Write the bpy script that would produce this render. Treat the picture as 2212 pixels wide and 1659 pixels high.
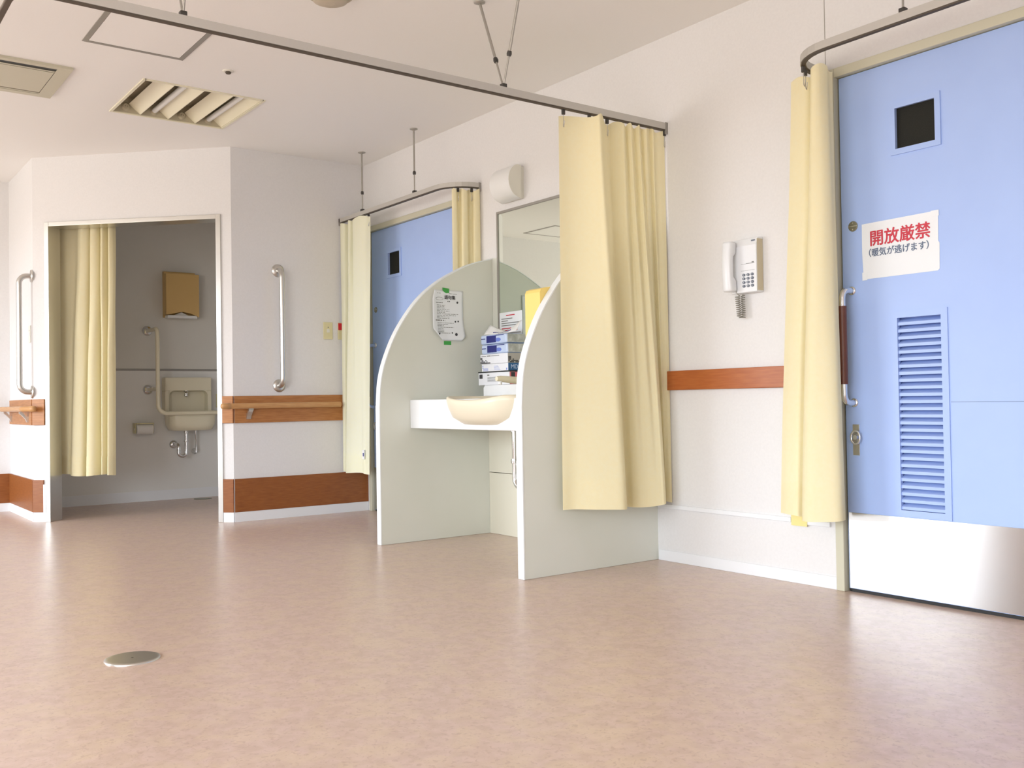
import bpy, bmesh, math, random
from mathutils import Vector, Matrix
random.seed(7)
for o in list(bpy.data.objects): bpy.data.objects.remove(o)
scene = bpy.context.scene
COL = scene.collection
S2 = math.sqrt(0.5)

# ------------------------------------------------------------------ camera
CAMY = -3.45
cam = bpy.data.cameras.new('camera'); cam_o = bpy.data.objects.new('camera', cam); COL.objects.link(cam_o)
cam.sensor_width = 36.0; cam.lens = 2090.27/2212*36.0; cam.clip_start = 0.02
yaw, pit, rol = 0.930342303, 0.0169150066, -0.0163261978
fw = Vector((-math.cos(pit)*math.sin(yaw), math.cos(pit)*math.cos(yaw), math.sin(pit)))
r0 = Vector((math.cos(yaw), math.sin(yaw), 0)); u0 = r0.cross(fw)
rt = math.cos(rol)*r0 + math.sin(rol)*u0; up = rt.cross(fw)
m = Matrix((rt, up, -fw)).transposed().to_4x4(); m.translation = (0, CAMY, 0.8)
cam_o.matrix_world = m
scene.camera = cam_o

# ------------------------------------------------------------------ world, daylight, exposure
w = bpy.data.worlds.new('sky'); scene.world = w; w.use_nodes = True
wt = w.node_tree; bg = wt.nodes['Background']; bg.inputs[1].default_value = 13.9
wg = wt.nodes.new('ShaderNodeTexCoord'); wx = wt.nodes.new('ShaderNodeSeparateXYZ'); wr = wt.nodes.new('ShaderNodeValToRGB')
wt.links.new(wg.outputs['Generated'], wx.inputs[0]); wm = wt.nodes.new('ShaderNodeMath'); wm.operation = 'MULTIPLY_ADD'; wm.inputs[1].default_value = 0.5; wm.inputs[2].default_value = 0.5
wt.links.new(wx.outputs[2], wm.inputs[0]); wt.links.new(wm.outputs[0], wr.inputs[0]); wt.links.new(wr.outputs[0], bg.inputs[0])
wr.color_ramp.elements[0].position = 0.492; wr.color_ramp.elements[0].color = (0.385, 0.365, 0.33, 1)     # ground below the horizon
wr.color_ramp.elements[1].position = 0.508; wr.color_ramp.elements[1].color = (0.84, 0.92, 1.0, 1)       # bright overcast sky above it
vs = scene.view_settings
vs.view_transform = 'Standard'; vs.look = 'None'; vs.gamma = 1.0; vs.use_curve_mapping = False
vs.exposure = 0.0
WX0, WX1, WZ0, WZ1, YF = -8.25, -5.08, 0.30, 2.20, -6.30      # the ward window in the wall behind the camera
W2X0, W2X1, XR = -2.7, 1.3, 1.6                                  # a second window further right, unseen, added to balance the light
def portal(name, sx, sz, loc, rz):
    L = bpy.data.lights.new(name, 'AREA'); L.shape = 'RECTANGLE'; L.size = sx; L.size_y = sz
    o = bpy.data.objects.new(name, L); COL.objects.link(o); L.cycles.is_portal = True       # guides the sky light through the opening
    o.location = loc; o.rotation_euler = (math.radians(90), 0, rz)
portal('window_portal', WX1-WX0, WZ1-WZ0, ((WX0+WX1)/2, YF-0.11, (WZ0+WZ1)/2), 0)
portal('added_window_portal', W2X1-W2X0, WZ1-WZ0, ((W2X0+W2X1)/2, YF-0.11, (WZ0+WZ1)/2), 0)

# ------------------------------------------------------------------ materials
MT = {}
def mat(name, col, rough=0.5, metal=0.0, noise=None, bump=None, spec=0.5, coat=0.0, trans=None, aniso=0.0):
    """noise=(scale, second colour, detail)  bump=(scale, strength)  trans=translucency weight"""
    M = bpy.data.materials.new(name); M.use_nodes = True; nt = M.node_tree; b = nt.nodes['Principled BSDF']
    b.inputs['Base Color'].default_value = (*col, 1); b.inputs['Roughness'].default_value = rough
    b.inputs['Metallic'].default_value = metal; b.inputs['Specular IOR Level'].default_value = spec
    b.inputs['Coat Weight'].default_value = coat
    tc = nt.nodes.new('ShaderNodeTexCoord')
    if noise:
        n = nt.nodes.new('ShaderNodeTexNoise'); n.inputs['Scale'].default_value = noise[0]
        n.inputs['Detail'].default_value = noise[2] if len(noise) > 2 else 3
        mp = nt.nodes.new('ShaderNodeMapping'); mp.inputs['Scale'].default_value = noise[3] if len(noise) > 3 else (1, 1, 1)
        nt.links.new(tc.outputs['Object'], mp.inputs[0]); nt.links.new(mp.outputs[0], n.inputs['Vector'])
        r = nt.nodes.new('ShaderNodeValToRGB'); r.color_ramp.elements[0].position = 0.32; r.color_ramp.elements[1].position = 0.68
        r.color_ramp.elements[0].color = (*col, 1); r.color_ramp.elements[1].color = (*noise[1], 1)
        nt.links.new(n.outputs['Fac'], r.inputs[0]); nt.links.new(r.outputs[0], b.inputs['Base Color'])
    if bump:
        n2 = nt.nodes.new('ShaderNodeTexNoise'); n2.inputs['Scale'].default_value = bump[0]; n2.inputs['Detail'].default_value = 2
        nt.links.new(tc.outputs['Object'], n2.inputs['Vector'])
        bp = nt.nodes.new('ShaderNodeBump'); bp.inputs['Strength'].default_value = bump[1]; bp.inputs['Distance'].default_value = 0.002
        nt.links.new(n2.outputs['Fac'], bp.inputs['Height']); nt.links.new(bp.outputs[0], b.inputs['Normal'])
    if aniso:
        b.inputs['Anisotropic'].default_value = aniso
        cv = nt.nodes.new('ShaderNodeCombineXYZ'); cv.inputs[2].default_value = 1.0
        nt.links.new(cv.outputs[0], b.inputs['Tangent'])
    if trans:
        t = nt.nodes.new('ShaderNodeBsdfTranslucent'); mx = nt.nodes.new('ShaderNodeMixShader'); mx.inputs[0].default_value = trans
        t.inputs[0].default_value = (*col, 1)
        nt.links.new(b.outputs[0], mx.inputs[1]); nt.links.new(t.outputs[0], mx.inputs[2])
        nt.links.new(mx.outputs[0], nt.nodes['Material Output'].inputs[0])
    MT[name] = M; return M
def s2l(*c):
    return tuple(((v/255)/12.92 if v/255 <= 0.04045 else ((v/255+0.055)/1.055)**2.4) for v in c)
mat('wall', (0.805, 0.79, 0.785), 0.75, bump=(260, 0.12), noise=(90, (0.83, 0.815, 0.81)))
mat('ceiling', (0.92, 0.90, 0.87), 0.85, bump=(300, 0.15), noise=(130, (0.93, 0.91, 0.885)))
mat('toilet_wall', (0.77, 0.75, 0.69), 0.7, bump=(260, 0.12))  # colour warmed to carry the bounce light from curtain and wood
mat('toilet_dado', (0.86, 0.85, 0.82), 0.6)
mat('base_white', (0.88, 0.89, 0.91), 0.45)
mat('brown_band', s2l(156, 94, 44), 0.4, noise=(14, s2l(140, 80, 36), 4, (1, 1, 9)))
mat('wood_rail', s2l(208, 160, 106), 0.35, noise=(10, s2l(194, 142, 90), 4, (1, 1, 12)))
mat('wood_board', s2l(192, 132, 76), 0.4, noise=(9, s2l(168, 108, 58), 5, (1, 1, 10)))
mat('wood_strip', s2l(184, 106, 54), 0.35, noise=(10, s2l(170, 92, 44), 4, (1, 1, 12)))
mat('steel', (0.66, 0.65, 0.62), 0.28, 1.0)
mat('brushed', (0.58, 0.57, 0.56), 0.21, 1.0, aniso=0.93)
mat('chrome', (0.78, 0.78, 0.78), 0.10, 1.0)
mat('aluminium', (0.58, 0.56, 0.52), 0.42, 0.35)
mat('grey_frame', (0.36, 0.34, 0.31), 0.45, 0.4)
mat('rod', (0.42, 0.40, 0.36), 0.4, 0.6)
mat('black', (0.015, 0.015, 0.015), 0.5)
mat('dark_plastic', (0.05, 0.045, 0.04), 0.45)
mat('slot', (0.10, 0.08, 0.06), 0.7)
mat('door_blue', s2l(172, 196, 246), 0.42, noise=(6, s2l(175, 199, 248)))
mat('door_frame', s2l(206, 202, 180), 0.5)
mat('dark_glass', (0.014, 0.014, 0.011), 0.7, noise=(300, (0.022, 0.022, 0.017)), spec=0.25)
mat('mirror', (0.73, 0.80, 0.73), 0.015, 1.0)
mat('panel_grey', s2l(222, 224, 212), 0.45, noise=(2.5, s2l(227, 228, 218), 2), bump=(400, 0.04))
mat('panel_edge', (0.90, 0.93, 0.93), 0.35)
mat('counter_white', (0.90, 0.91, 0.92), 0.3)
mat('cream', s2l(246, 236, 212), 0.3)
mat('sink_back', s2l(238, 234, 216), 0.5)
mat('ceramic', s2l(238, 229, 202), 0.18)
mat('curtain', s2l(255, 244, 203), 0.85, spec=0.1, trans=0.22, bump=(420, 0.25), noise=(60, s2l(255, 246, 209)))
mat('curtain_pale', s2l(254, 252, 222), 0.85, spec=0.1, trans=0.22, bump=(420, 0.25), noise=(60, s2l(254, 252, 227)))
mat('white_plastic', (0.86, 0.86, 0.85), 0.32)
mat('off_white', (0.80, 0.78, 0.70), 0.4)
mat('ivory', s2l(226, 218, 176), 0.4)
mat('phone_white', (0.84, 0.85, 0.87), 0.3)
mat('phone_side', s2l(206, 194, 166), 0.5)
mat('key', s2l(96, 104, 118), 0.4)
mat('key_print', (0.8, 0.82, 0.85), 0.4)
mat('cord', s2l(150, 146, 136), 0.5)
mat('paper', (0.88, 0.905, 0.93), 0.6)
mat('ink', (0.05, 0.05, 0.055), 0.7)
mat('ink_grey', s2l(130, 130, 126), 0.7)
mat('ink_blue', s2l(104, 118, 142), 0.7)
mat('ink_red', s2l(206, 58, 74), 0.6)
mat('tape_green', s2l(70, 168, 74), 0.5)
mat('tape_yellow', s2l(244, 226, 150), 0.5)
mat('navy', s2l(30, 38, 122), 0.3)
mat('box_blue', s2l(40, 98, 152), 0.4)
mat('pale_blue', s2l(196, 212, 240), 0.35)
mat('mid_blue', s2l(110, 132, 214), 0.35)
mat('red', s2l(206, 40, 52), 0.4)
mat('box_red', s2l(236, 120, 126), 0.4)
mat('box_white', (0.86, 0.87, 0.91), 0.4)
mat('box_grey', s2l(186, 180, 172), 0.5)
mat('film_grey', s2l(176, 178, 172), 0.12, noise=(40, s2l(214, 216, 214), 3))
mat('towel_yellow', s2l(252, 222, 128), 0.4)
mat('dispenser', s2l(218, 182, 118), 0.5)
mat('tissue', (0.88, 0.87, 0.84), 0.85)
mat('grip_brown', s2l(104, 58, 42), 0.4)
mat('ac_grey', s2l(204, 199, 178), 0.5)
mat('ac_brown', s2l(128, 118, 92), 0.5)
mat('light_metal', s2l(236, 230, 204), 0.35)
mat('light_end', s2l(200, 190, 164), 0.5)  # darker than the reflectors, painting in the shade inside the bays
mat('tube', (0.86, 0.86, 0.83), 0.3)
mat('drain', s2l(150, 148, 130), 0.42, 0.9)
mat('detector', s2l(196, 184, 164), 0.5)
mat('glass_pane', (0.9, 0.95, 0.95), 0.05)
g = MT['glass_pane'].node_tree
tb = g.nodes.new('ShaderNodeBsdfTransparent'); mx = g.nodes.new('ShaderNodeMixShader'); mx.inputs[0].default_value = 0.06
g.links.new(tb.outputs[0], mx.inputs[1]); g.links.new(g.nodes['Principled BSDF'].outputs[0], mx.inputs[2])
g.links.new(mx.outputs[0], g.nodes['Material Output'].inputs[0])

# vinyl floor: mottled pinkish-brown flecks
F = bpy.data.materials.new('vinyl'); F.use_nodes = True; nt = F.node_tree; b = nt.nodes['Principled BSDF']; MT['vinyl'] = F
tc = nt.nodes.new('ShaderNodeTexCoord')
def nz(scale, detail, dist=0.0):
    n = nt.nodes.new('ShaderNodeTexNoise'); n.inputs['Scale'].default_value = scale; n.inputs['Detail'].default_value = detail
    n.inputs['Distortion'].default_value = dist; nt.links.new(tc.outputs['Object'], n.inputs['Vector']); return n
def rampn(n, p0, c0, p1, c1):
    r = nt.nodes.new('ShaderNodeValToRGB'); r.color_ramp.elements[0].position = p0; r.color_ramp.elements[1].position = p1
    r.color_ramp.elements[0].color = (*c0, 1); r.color_ramp.elements[1].color = (*c1, 1); nt.links.new(n.outputs['Fac'], r.inputs[0]); return r
FC1, FC2, FC3, FC4 = s2l(206, 180, 164), s2l(216, 190, 178), s2l(220, 197, 172), s2l(188, 160, 144)
ra = rampn(nz(26, 4, 0.6), 0.38, FC1, 0.62, FC2)
rb = rampn(nz(11, 3, 0.4), 0.45, (0, 0, 0), 0.62, (1, 1, 1))
rc = rampn(nz(75, 3, 0.8), 0.56, (0, 0, 0), 0.66, (1, 1, 1))
m1 = nt.nodes.new('ShaderNodeMixRGB'); m2 = nt.nodes.new('ShaderNodeMixRGB')
mm = nt.nodes.new('ShaderNodeMath'); mm.operation = 'MULTIPLY'; mm.inputs[1].default_value = 0.55
m3 = nt.nodes.new('ShaderNodeMath'); m3.operation = 'MULTIPLY'; m3.inputs[1].default_value = 0.55
nt.links.new(rb.outputs[0], mm.inputs[0]); nt.links.new(mm.outputs[0], m1.inputs[0]); nt.links.new(ra.outputs[0], m1.inputs[1]); m1.inputs[2].default_value = (*FC3, 1)
nt.links.new(rc.outputs[0], m3.inputs[0]); nt.links.new(m3.outputs[0], m2.inputs[0]); nt.links.new(m1.outputs[0], m2.inputs[1]); m2.inputs[2].default_value = (*FC4, 1)
nt.links.new(m2.outputs[0], b.inputs['Base Color']); b.inputs['Roughness'].default_value = 0.30; b.inputs['Specular IOR Level'].default_value = 0.5
bn = nt.nodes.new('ShaderNodeBump'); bn.inputs['Strength'].default_value = 0.10; bn.inputs['Distance'].default_value = 0.002
nt.links.new(nz(160, 3).outputs['Fac'], bn.inputs['Height']); nt.links.new(bn.outputs[0], b.inputs['Normal'])

# ------------------------------------------------------------------ object helpers
def tag(o, label=None, cat=None, group=None, kind=None):
    if label: o['label'] = label
    if cat: o['category'] = cat
    if group: o['group'] = group
    if kind: o['kind'] = kind
    return o
def thing(name, loc, label, cat, group=None, kind=None):
    o = bpy.data.objects.new(name, None); COL.objects.link(o); o.location = loc; o.empty_display_size = 0.1
    return tag(o, label, cat, group, kind)
def wloc(o):
    v = Vector((0, 0, 0))
    while o: v += o.location; o = o.parent
    return v
class MB:
    """collects world-space geometry, then links it as ONE mesh object"""
    def __init__(s): s.v = []; s.f = []; s.sm = []
    def add(s, vs, fs, smooth=False):
        n = len(s.v); s.v += [Vector(v) for v in vs]; s.f += [tuple(i+n for i in f) for f in fs]; s.sm += [smooth]*len(fs); return s
    def box(s, x0, x1, y0, y1, z0, z1): return s.obox(lambda a, b, c: (a, b, c), x0, x1, y0, y1, z0, z1)
    def obox(s, fn, x0, x1, y0, y1, z0, z1):
        x0, x1 = sorted((x0, x1)); y0, y1 = sorted((y0, y1)); z0, z1 = sorted((z0, z1))
        c = [fn(x, y, z) for z in (z0, z1) for x, y in ((x0, y0), (x1, y0), (x1, y1), (x0, y1))]
        return s.add(c, [(3, 2, 1, 0), (4, 5, 6, 7), (0, 1, 5, 4), (1, 2, 6, 5), (2, 3, 7, 6), (3, 0, 4, 7)])
    def prism(s, poly, fn, t0, t1, smooth=False):
        """poly: 2d points; fn(a, b, t) -> world"""
        n = len(poly); vs = [fn(a, b_, t0) for a, b_ in poly]+[fn(a, b_, t1) for a, b_ in poly]
        s.add(vs, [tuple(range(n))[::-1], tuple(range(n, 2*n))])
        return s.add(vs, [(i, (i+1) % n, n+(i+1) % n, n+i) for i in range(n)], smooth)
    def tube(s, pts, r, seg=12, caps=True):
        pts = [Vector(p) for p in pts]; n = len(pts); rs = r if isinstance(r, (list, tuple)) else [r]*n
        rings = []; t = (pts[1]-pts[0]).normalized(); nrm = t.orthogonal().normalized()
        for i, p in enumerate(pts):
            t = (pts[min(i+1, n-1)]-pts[max(i-1, 0)]).normalized()
            nrm = (nrm - t*nrm.dot(t)).normalized(); bi = t.cross(nrm)
            rings.append([p+(nrm*math.cos(2*math.pi*k/seg)+bi*math.sin(2*math.pi*k/seg))*rs[i] for k in range(seg)])
        vs = [v for rg in rings for v in rg]
        s.add(vs, [(i*seg+k, i*seg+(k+1) % seg, (i+1)*seg+(k+1) % seg, (i+1)*seg+k) for i in range(n-1) for k in range(seg)], True)
        if caps: s.add(rings[0]+rings[-1], [tuple(range(seg))[::-1], tuple(range(seg, 2*seg))])
        return s
    def lathe(s, prof, origin, axis, seg=28):
        """prof: (radius, height) along axis from origin"""
        o = Vector(origin); a = Vector(axis).normalized(); u = a.orthogonal().normalized(); v = a.cross(u)
        vs = [o+a*h+(u*math.cos(2*math.pi*k/seg)+v*math.sin(2*math.pi*k/seg))*max(r, 1e-4) for r, h in prof for k in range(seg)]
        n = len(prof)
        s.add(vs, [(i*seg+k, i*seg+(k+1) % seg, (i+1)*seg+(k+1) % seg, (i+1)*seg+k) for i in range(n-1) for k in range(seg)], True)
        s.add(vs[:seg]+vs[-seg:], [tuple(range(seg))[::-1], tuple(range(seg, 2*seg))]); return s
    def grid(s, rows, closed=False, smooth=True):
        nr, nc = len(rows), len(rows[0]); e = nc if closed else nc-1
        return s.add([v for r in rows for v in r], [(i*nc+k, i*nc+(k+1) % nc, (i+1)*nc+(k+1) % nc, (i+1)*nc+k) for i in range(nr-1) for k in range(e)], smooth)
    def sweep(s, pts, hw, z0, z1):
        """rectangular profile along a horizontal polyline"""
        P = [Vector((p[0], p[1], 0)) for p in pts]; n = len(P); rows = []
        for i, p in enumerate(P):
            t = (P[min(i+1, n-1)]-P[max(i-1, 0)]).normalized(); q = Vector((-t.y, t.x, 0))*hw
            rows.append([(p.x+q.x, p.y+q.y, z0), (p.x-q.x, p.y-q.y, z0), (p.x-q.x, p.y-q.y, z1), (p.x+q.x, p.y+q.y, z1)])
        s.grid(rows, True, False); s.add(rows[0]+rows[-1], [(0, 1, 2, 3), (7, 6, 5, 4)]); return s
    def build(s, name, mt, parent=None, bevel=0.0, label=None, cat=None, group=None, kind=None, weld=False, solid=0.0, sub=0):
        if parent is None:
            xs = [v.x for v in s.v]; ys = [v.y for v in s.v]; zs = [v.z for v in s.v]
            org = Vector(((min(xs)+max(xs))/2, (min(ys)+max(ys))/2, min(zs)))
        else: org = wloc(parent)
        me = bpy.data.meshes.new(name); me.from_pydata([v-org for v in s.v], [], s.f); me.update()
        for p, sm in zip(me.polygons, s.sm): p.use_smooth = sm
        bm = bmesh.new(); bm.from_mesh(me)
        if weld: bmesh.ops.remove_doubles(bm, verts=bm.verts, dist=1e-5)
        bmesh.ops.recalc_face_normals(bm, faces=bm.faces); bm.to_mesh(me); bm.free()
        me.materials.append(MT[mt])
        o = bpy.data.objects.new(name, me); COL.objects.link(o)
        if parent is None: o.location = org
        else: o.parent = parent
        if bevel:
            md = o.modifiers.new('bevel', 'BEVEL'); md.width = bevel; md.segments = 3; md.limit_method = 'ANGLE'; md.angle_limit = math.radians(40)
        if sub:
            md = o.modifiers.new('sub', 'SUBSURF'); md.levels = sub; md.render_levels = sub
        if solid:
            md = o.modifiers.new('solid', 'SOLIDIFY'); md.thickness = solid; md.offset = 0
        return tag(o, label, cat, group, kind)
def box(name, mt, x0, x1, y0, y1, z0, z1, parent=None, bevel=0.0, **k):
    return MB().box(x0, x1, y0, y1, z0, z1).build(name, mt, parent, bevel, **k)
def catmull(P, n):
    P = [tuple(p) for p in P]; d = len(P[0]); Q = [tuple(2*P[0][k]-P[1][k] for k in range(d))]+P+[tuple(2*P[-1][k]-P[-2][k] for k in range(d))]
    out = []; segs = len(P)-1
    for i in range(n):
        t = i/(n-1)*segs; j = min(int(t), segs-1); u = t-j; a, b_, c, e = Q[j:j+4]
        out.append(tuple(0.5*(2*b_[k]+(c[k]-a[k])*u+(2*a[k]-5*b_[k]+4*c[k]-e[k])*u*u+(3*b_[k]-a[k]-3*c[k]+e[k])*u**3) for k in range(d)))
    return out
def bend(p0, p1, p2, r, n=8):
    """rounded corner p0-p1-p2 with radius r: the points of the arc"""
    p0, p1, p2 = Vector(p0), Vector(p1), Vector(p2); a = (p0-p1).normalized(); c = (p2-p1).normalized()
    A = p1+a*r; C = p1+c*r; O = p1+(a+c)*r
    return [O+(A-O)*math.cos(k/n*math.pi/2)+(C-O)*math.sin(k/n*math.pi/2) for k in range(n+1)]
def gridwall(name, mt, fn, us, vs_, holes, t0, t1, kind='structure', parent=None, label=None, cat=None):
    """wall of u x v cells with holes (u0,u1,v0,v1), thickness t0..t1; fn(u,v,t)"""
    us = sorted(set(us)); vs_ = sorted(set(vs_)); mb = MB()
    solid = lambda i, j: 0 <= i < len(us)-1 and 0 <= j < len(vs_)-1 and not any(h[0]-1e-6 <= us[i] and us[i+1] <= h[1]+1e-6 and h[2]-1e-6 <= vs_[j] and vs_[j+1] <= h[3]+1e-6 for h in holes)
    for i in range(len(us)-1):
        for j in range(len(vs_)-1):
            if not solid(i, j): continue
            a0, a1, b0, b1 = us[i], us[i+1], vs_[j], vs_[j+1]
            c = [fn(a0, b0, t0), fn(a1, b0, t0), fn(a1, b1, t0), fn(a0, b1, t0), fn(a0, b0, t1), fn(a1, b0, t1), fn(a1, b1, t1), fn(a0, b1, t1)]
            fs = [(0, 1, 2, 3), (7, 6, 5, 4)]
            if not solid(i-1, j): fs.append((0, 3, 7, 4))
            if not solid(i+1, j): fs.append((1, 5, 6, 2))
            if not solid(i, j-1): fs.append((0, 4, 5, 1))
            if not solid(i, j+1): fs.append((3, 2, 6, 7))
            mb.add(c, fs)
    return mb.build(name, mt, parent, weld=True, kind=kind, label=label, cat=cat)
def text(name, body, size, mt, parent, o, U, V, align='LEFT', sx=1.0, depth=0.0006, bold=0.0):
    """flat lettering: text x axis along U, y axis along V, starting at o"""
    cu = bpy.data.curves.new(name, 'FONT'); cu.body = body; cu.size = size; cu.align_x = align; cu.resolution_u = 3; cu.extrude = depth
    t = bpy.data.objects.new(name, cu); COL.objects.link(t)
    dg = bpy.context.evaluated_depsgraph_get(); me = bpy.data.meshes.new_from_object(t.evaluated_get(dg))
    bpy.data.objects.remove(t); bpy.data.curves.remove(cu)
    U = Vector(U).normalized(); V = Vector(V).normalized(); N = U.cross(V); o = Vector(o); org = wloc(parent)
    for v in me.vertices: c = v.co.copy(); v.co = o+U*c.x*sx+V*c.y+N*(c.z+depth)-org
    if bold:
        n0 = len(me.vertices); co_ = [v.co.copy() for v in me.vertices]; fs = [tuple(p_.vertices) for p_ in me.polygons]; vs2 = []; fs2 = []
        for q, (du, dv) in enumerate(((-1, 0), (1, 0), (0, -1), (0, 1))):
            vs2 += [c+U*du*bold+V*dv*bold+N*0.00003*q for c in co_]; fs2 += [tuple(i+q*n0 for i in f_) for f_ in fs]
        me = bpy.data.meshes.new(name); me.from_pydata(vs2, [], fs2); me.update()
    me.name = name; me.materials.clear(); me.materials.append(MT[mt])
    ob = bpy.data.objects.new(name, me); COL.objects.link(ob); ob.parent = parent; return ob
def copy_tree(o, parent=None, delta=(0, 0, 0)):
    c = o.copy(); COL.objects.link(c); c.parent = parent
    if parent is None: c.location = o.location+Vector(delta)
    for ch in [q for q in bpy.data.objects if q.parent is o]: copy_tree(ch, c)
    return c
ID = lambda u, v, t: (u, v, t)

# ------------------------------------------------------------------ the room shell
H = 2.575; XL = -8.42; X1 = -6.45; A0 = (-6.45, -1.025)
D1 = (-2.363, -1.15, 2.098); D2 = (-6.36, -5.10, 2.06)          # door leaves: x0, x1, top
FRW = 0.042
def ch(s, n, z): return (A0[0]-S2*s+S2*n, A0[1]-S2*s-S2*n, z)   # along the 45-degree wall, n out into the ward
CHL = 1.485
AY = A0[1]-S2*CHL; AX = A0[0]-S2*CHL                             # (-7.5, -2.075)
holes = [(D1[0]-FRW, D1[1]+FRW, 0, D1[2]+FRW), (D2[0]-FRW, D2[1]+FRW, 0, D2[2]+FRW)]
gridwall('wall_back', 'wall', lambda u, v, t: (u, t, v), [XL, XR]+[h[i] for h in holes for i in (0, 1)], [0, H]+[h[3] for h in holes], holes, 0.0, 0.16)
box('floor', 'vinyl', XL-0.1, XR+0.1, YF-0.1, 0.16, -0.08, 0.0, kind='structure')
LF = (-6.04, -5.36, -1.905, -1.235)                              # recessed light opening
gridwall('ceiling', 'ceiling', lambda u, v, t: (u, v, t), [XL-0.1, XR+0.1, LF[0], LF[1]], [YF-0.1, 0.16, LF[2], LF[3]], [LF], H, H+0.06)
box('wall_left', 'wall', XL-0.1, XL, YF, 0.16, 0, H, kind='structure')
box('wall_right', 'wall', XR, XR+0.1, YF, 0.16, 0, H, kind='structure')
gridwall('wall_front', 'wall', lambda u, v, t: (u, t, v), [XL, XR, WX0, WX1, W2X0, W2X1], [0, H, WZ0, WZ1], [(WX0, WX1, WZ0, WZ1), (W2X0, W2X1, WZ0, WZ1)], YF-0.1, YF)
box('wall_side', 'wall', X1-0.12, X1, A0[1], 0.0, 0, H, kind='structure')
OS0, OS1, OZ = 0.105, 1.36, 2.085
gridwall('wall_chamfer', 'wall', lambda u, v, t: ch(u, t, v), [0, CHL, OS0, OS1], [0, H, OZ], [(OS0, OS1, 0, OZ)], -0.12, 0.0)
box('wall_alcove', 'wall', XL, AX, AY, AY+0.12, 0, H, kind='structure')
box('wall_toilet', 'toilet_wall', XL, XL+0.012, AY+0.12, 0.0, 0, H, kind='structure')
for i, (x0, x1, fn) in enumerate(((WX0, WX1, lambda a, t, z: (a, YF-t, z)), (W2X0, W2X1, lambda a, t, z: (a, YF-t, z)))):  # the second window is added to balance the light
    wn = tag(bpy.data.objects.new('window_%d' % (i+1), None), None, None, None, 'structure'); COL.objects.link(wn); wn.location = fn((x0+x1)/2, 0.05, WZ0)
    nb = 3+i; f = MB()
    for zz in (WZ0, WZ1-0.05): f.obox(fn, x0, x1, 0.02, 0.08, zz, zz+0.05)
    for k in range(nb+1):
        xx = x0+(x1-x0-0.05)*k/nb; f.obox(fn, xx, xx+0.05, 0.022, 0.078, WZ0, WZ1)
    f.build('window_frame', 'aluminium', wn)
    for k in range(nb):
        xx = x0+(x1-x0-0.05)*k/nb
        MB().obox(fn, xx+0.05, xx+(x1-x0-0.05)/nb, 0.047, 0.053, WZ0+0.05, WZ1-0.05).build('pane', 'glass_pane', wn)

# skirting and brown bumper bands
BH = 0.066
def sk(name, *b, **k): return box(name, 'base_white', *b, kind='structure', **k)
sk('baseboard_back', -3.425, D1[0]-FRW-0.004, -0.008, 0.0, 0, 0.052, bevel=0.002)
sk('baseboard_back_right', D1[1]+FRW, XR, -0.008, 0.0, 0, 0.052)
sk('baseboard_side', X1, X1+0.010, A0[1], -0.002, 0, BH)
MB().obox(lambda a, b, c: ch(a, b, c), 0.0, OS0-0.032, 0.0, 0.010, 0, BH).build('baseboard_chamfer', 'base_white', kind='structure')
mbx = MB().obox(ch, OS1+0.030, CHL, 0.0, 0.010, 0, BH).obox(ch, OS1+0.030, OS1+0.050, 0.0, 0.013, BH, 0.262); mbx.build('baseboard_corner', 'base_white', kind='structure')
sk('baseboard_alcove', XL, AX-0.004, AY-0.010, AY, 0, BH)
sk('baseboard_left', XL, XL+0.010, YF, AY-0.010, 0, BH)
sk('baseboard_toilet', XL+0.012, XL+0.022, AY+0.12, 0, 0, 0.085)
BZ0, BZ1 = BH+0.001, 0.293
box('trim_1', 'brown_band', X1, X1+0.012, A0[1]+0.005, -0.002, BZ0, BZ1, kind='structure')
MB().obox(ch, 0.0, OS0-0.032, 0.0, 0.012, BZ0, BZ1).build('trim_2', 'brown_band', kind='structure')
MB().obox(ch, OS1+0.050, CHL+0.005, 0.0, 0.012, BZ0, BZ1).build('trim_3', 'brown_band', kind='structure')
box('trim_4', 'brown_band', XL+0.012, AX-0.005, AY-0.012, AY, BZ0, BZ1, kind='structure')
box('trim_5', 'brown_band', XL, XL+0.012, YF, AY-0.012, BZ0, BZ1, kind='structure')
t6 = box('trim_6', 'wood_strip', -3.425, D1[0]-FRW-0.004, -0.020, 0.0, 0.837, 0.930, kind='structure', bevel=0.003)
box('trim_7', 'base_white', -3.425, -2.63, -0.010, 0.0, 0.258, 0.278, kind='structure', bevel=0.002)
box('trim_8', 'base_white', -2.565, -2.435, -0.010, 0.0, 0.254, 0.274, kind='structure', bevel=0.002)
box('trim_9', 'grey_frame', XL+0.012, XL+0.017, AY+0.12, 0, 1.100, 1.118, kind='structure')
box('trim_11', 'toilet_dado', XL+0.012, XL+0.0145, AY+0.12, 0, 0.085, 1.100, kind='structure')
box('trim_10', 'rod', -2.4155, -2.4125, -0.0012, 0.0, D1[2]+FRW, H, kind='structure')   # joint line over the door
# steel frame of the toilet opening
fr = tag(bpy.data.objects.new('door_3', None), None, None, None, 'structure'); COL.objects.link(fr); fr.location = ch((OS0+OS1)/2, 0, 0)
MB().obox(ch, OS0-0.030, OS0+0.004, -0.125, 0.012, 0, OZ+0.026).build('jamb', 'steel', fr, 0.002)
MB().obox(ch, OS1-0.004, OS1+0.030, -0.125, 0.012, 0, OZ+0.026).build('jamb', 'steel', fr, 0.002)
MB().obox(ch, OS0+0.004, OS1-0.004, -0.125, 0.012, OZ-0.004, OZ+0.026).build('lintel', 'steel', fr, 0.002)

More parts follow.
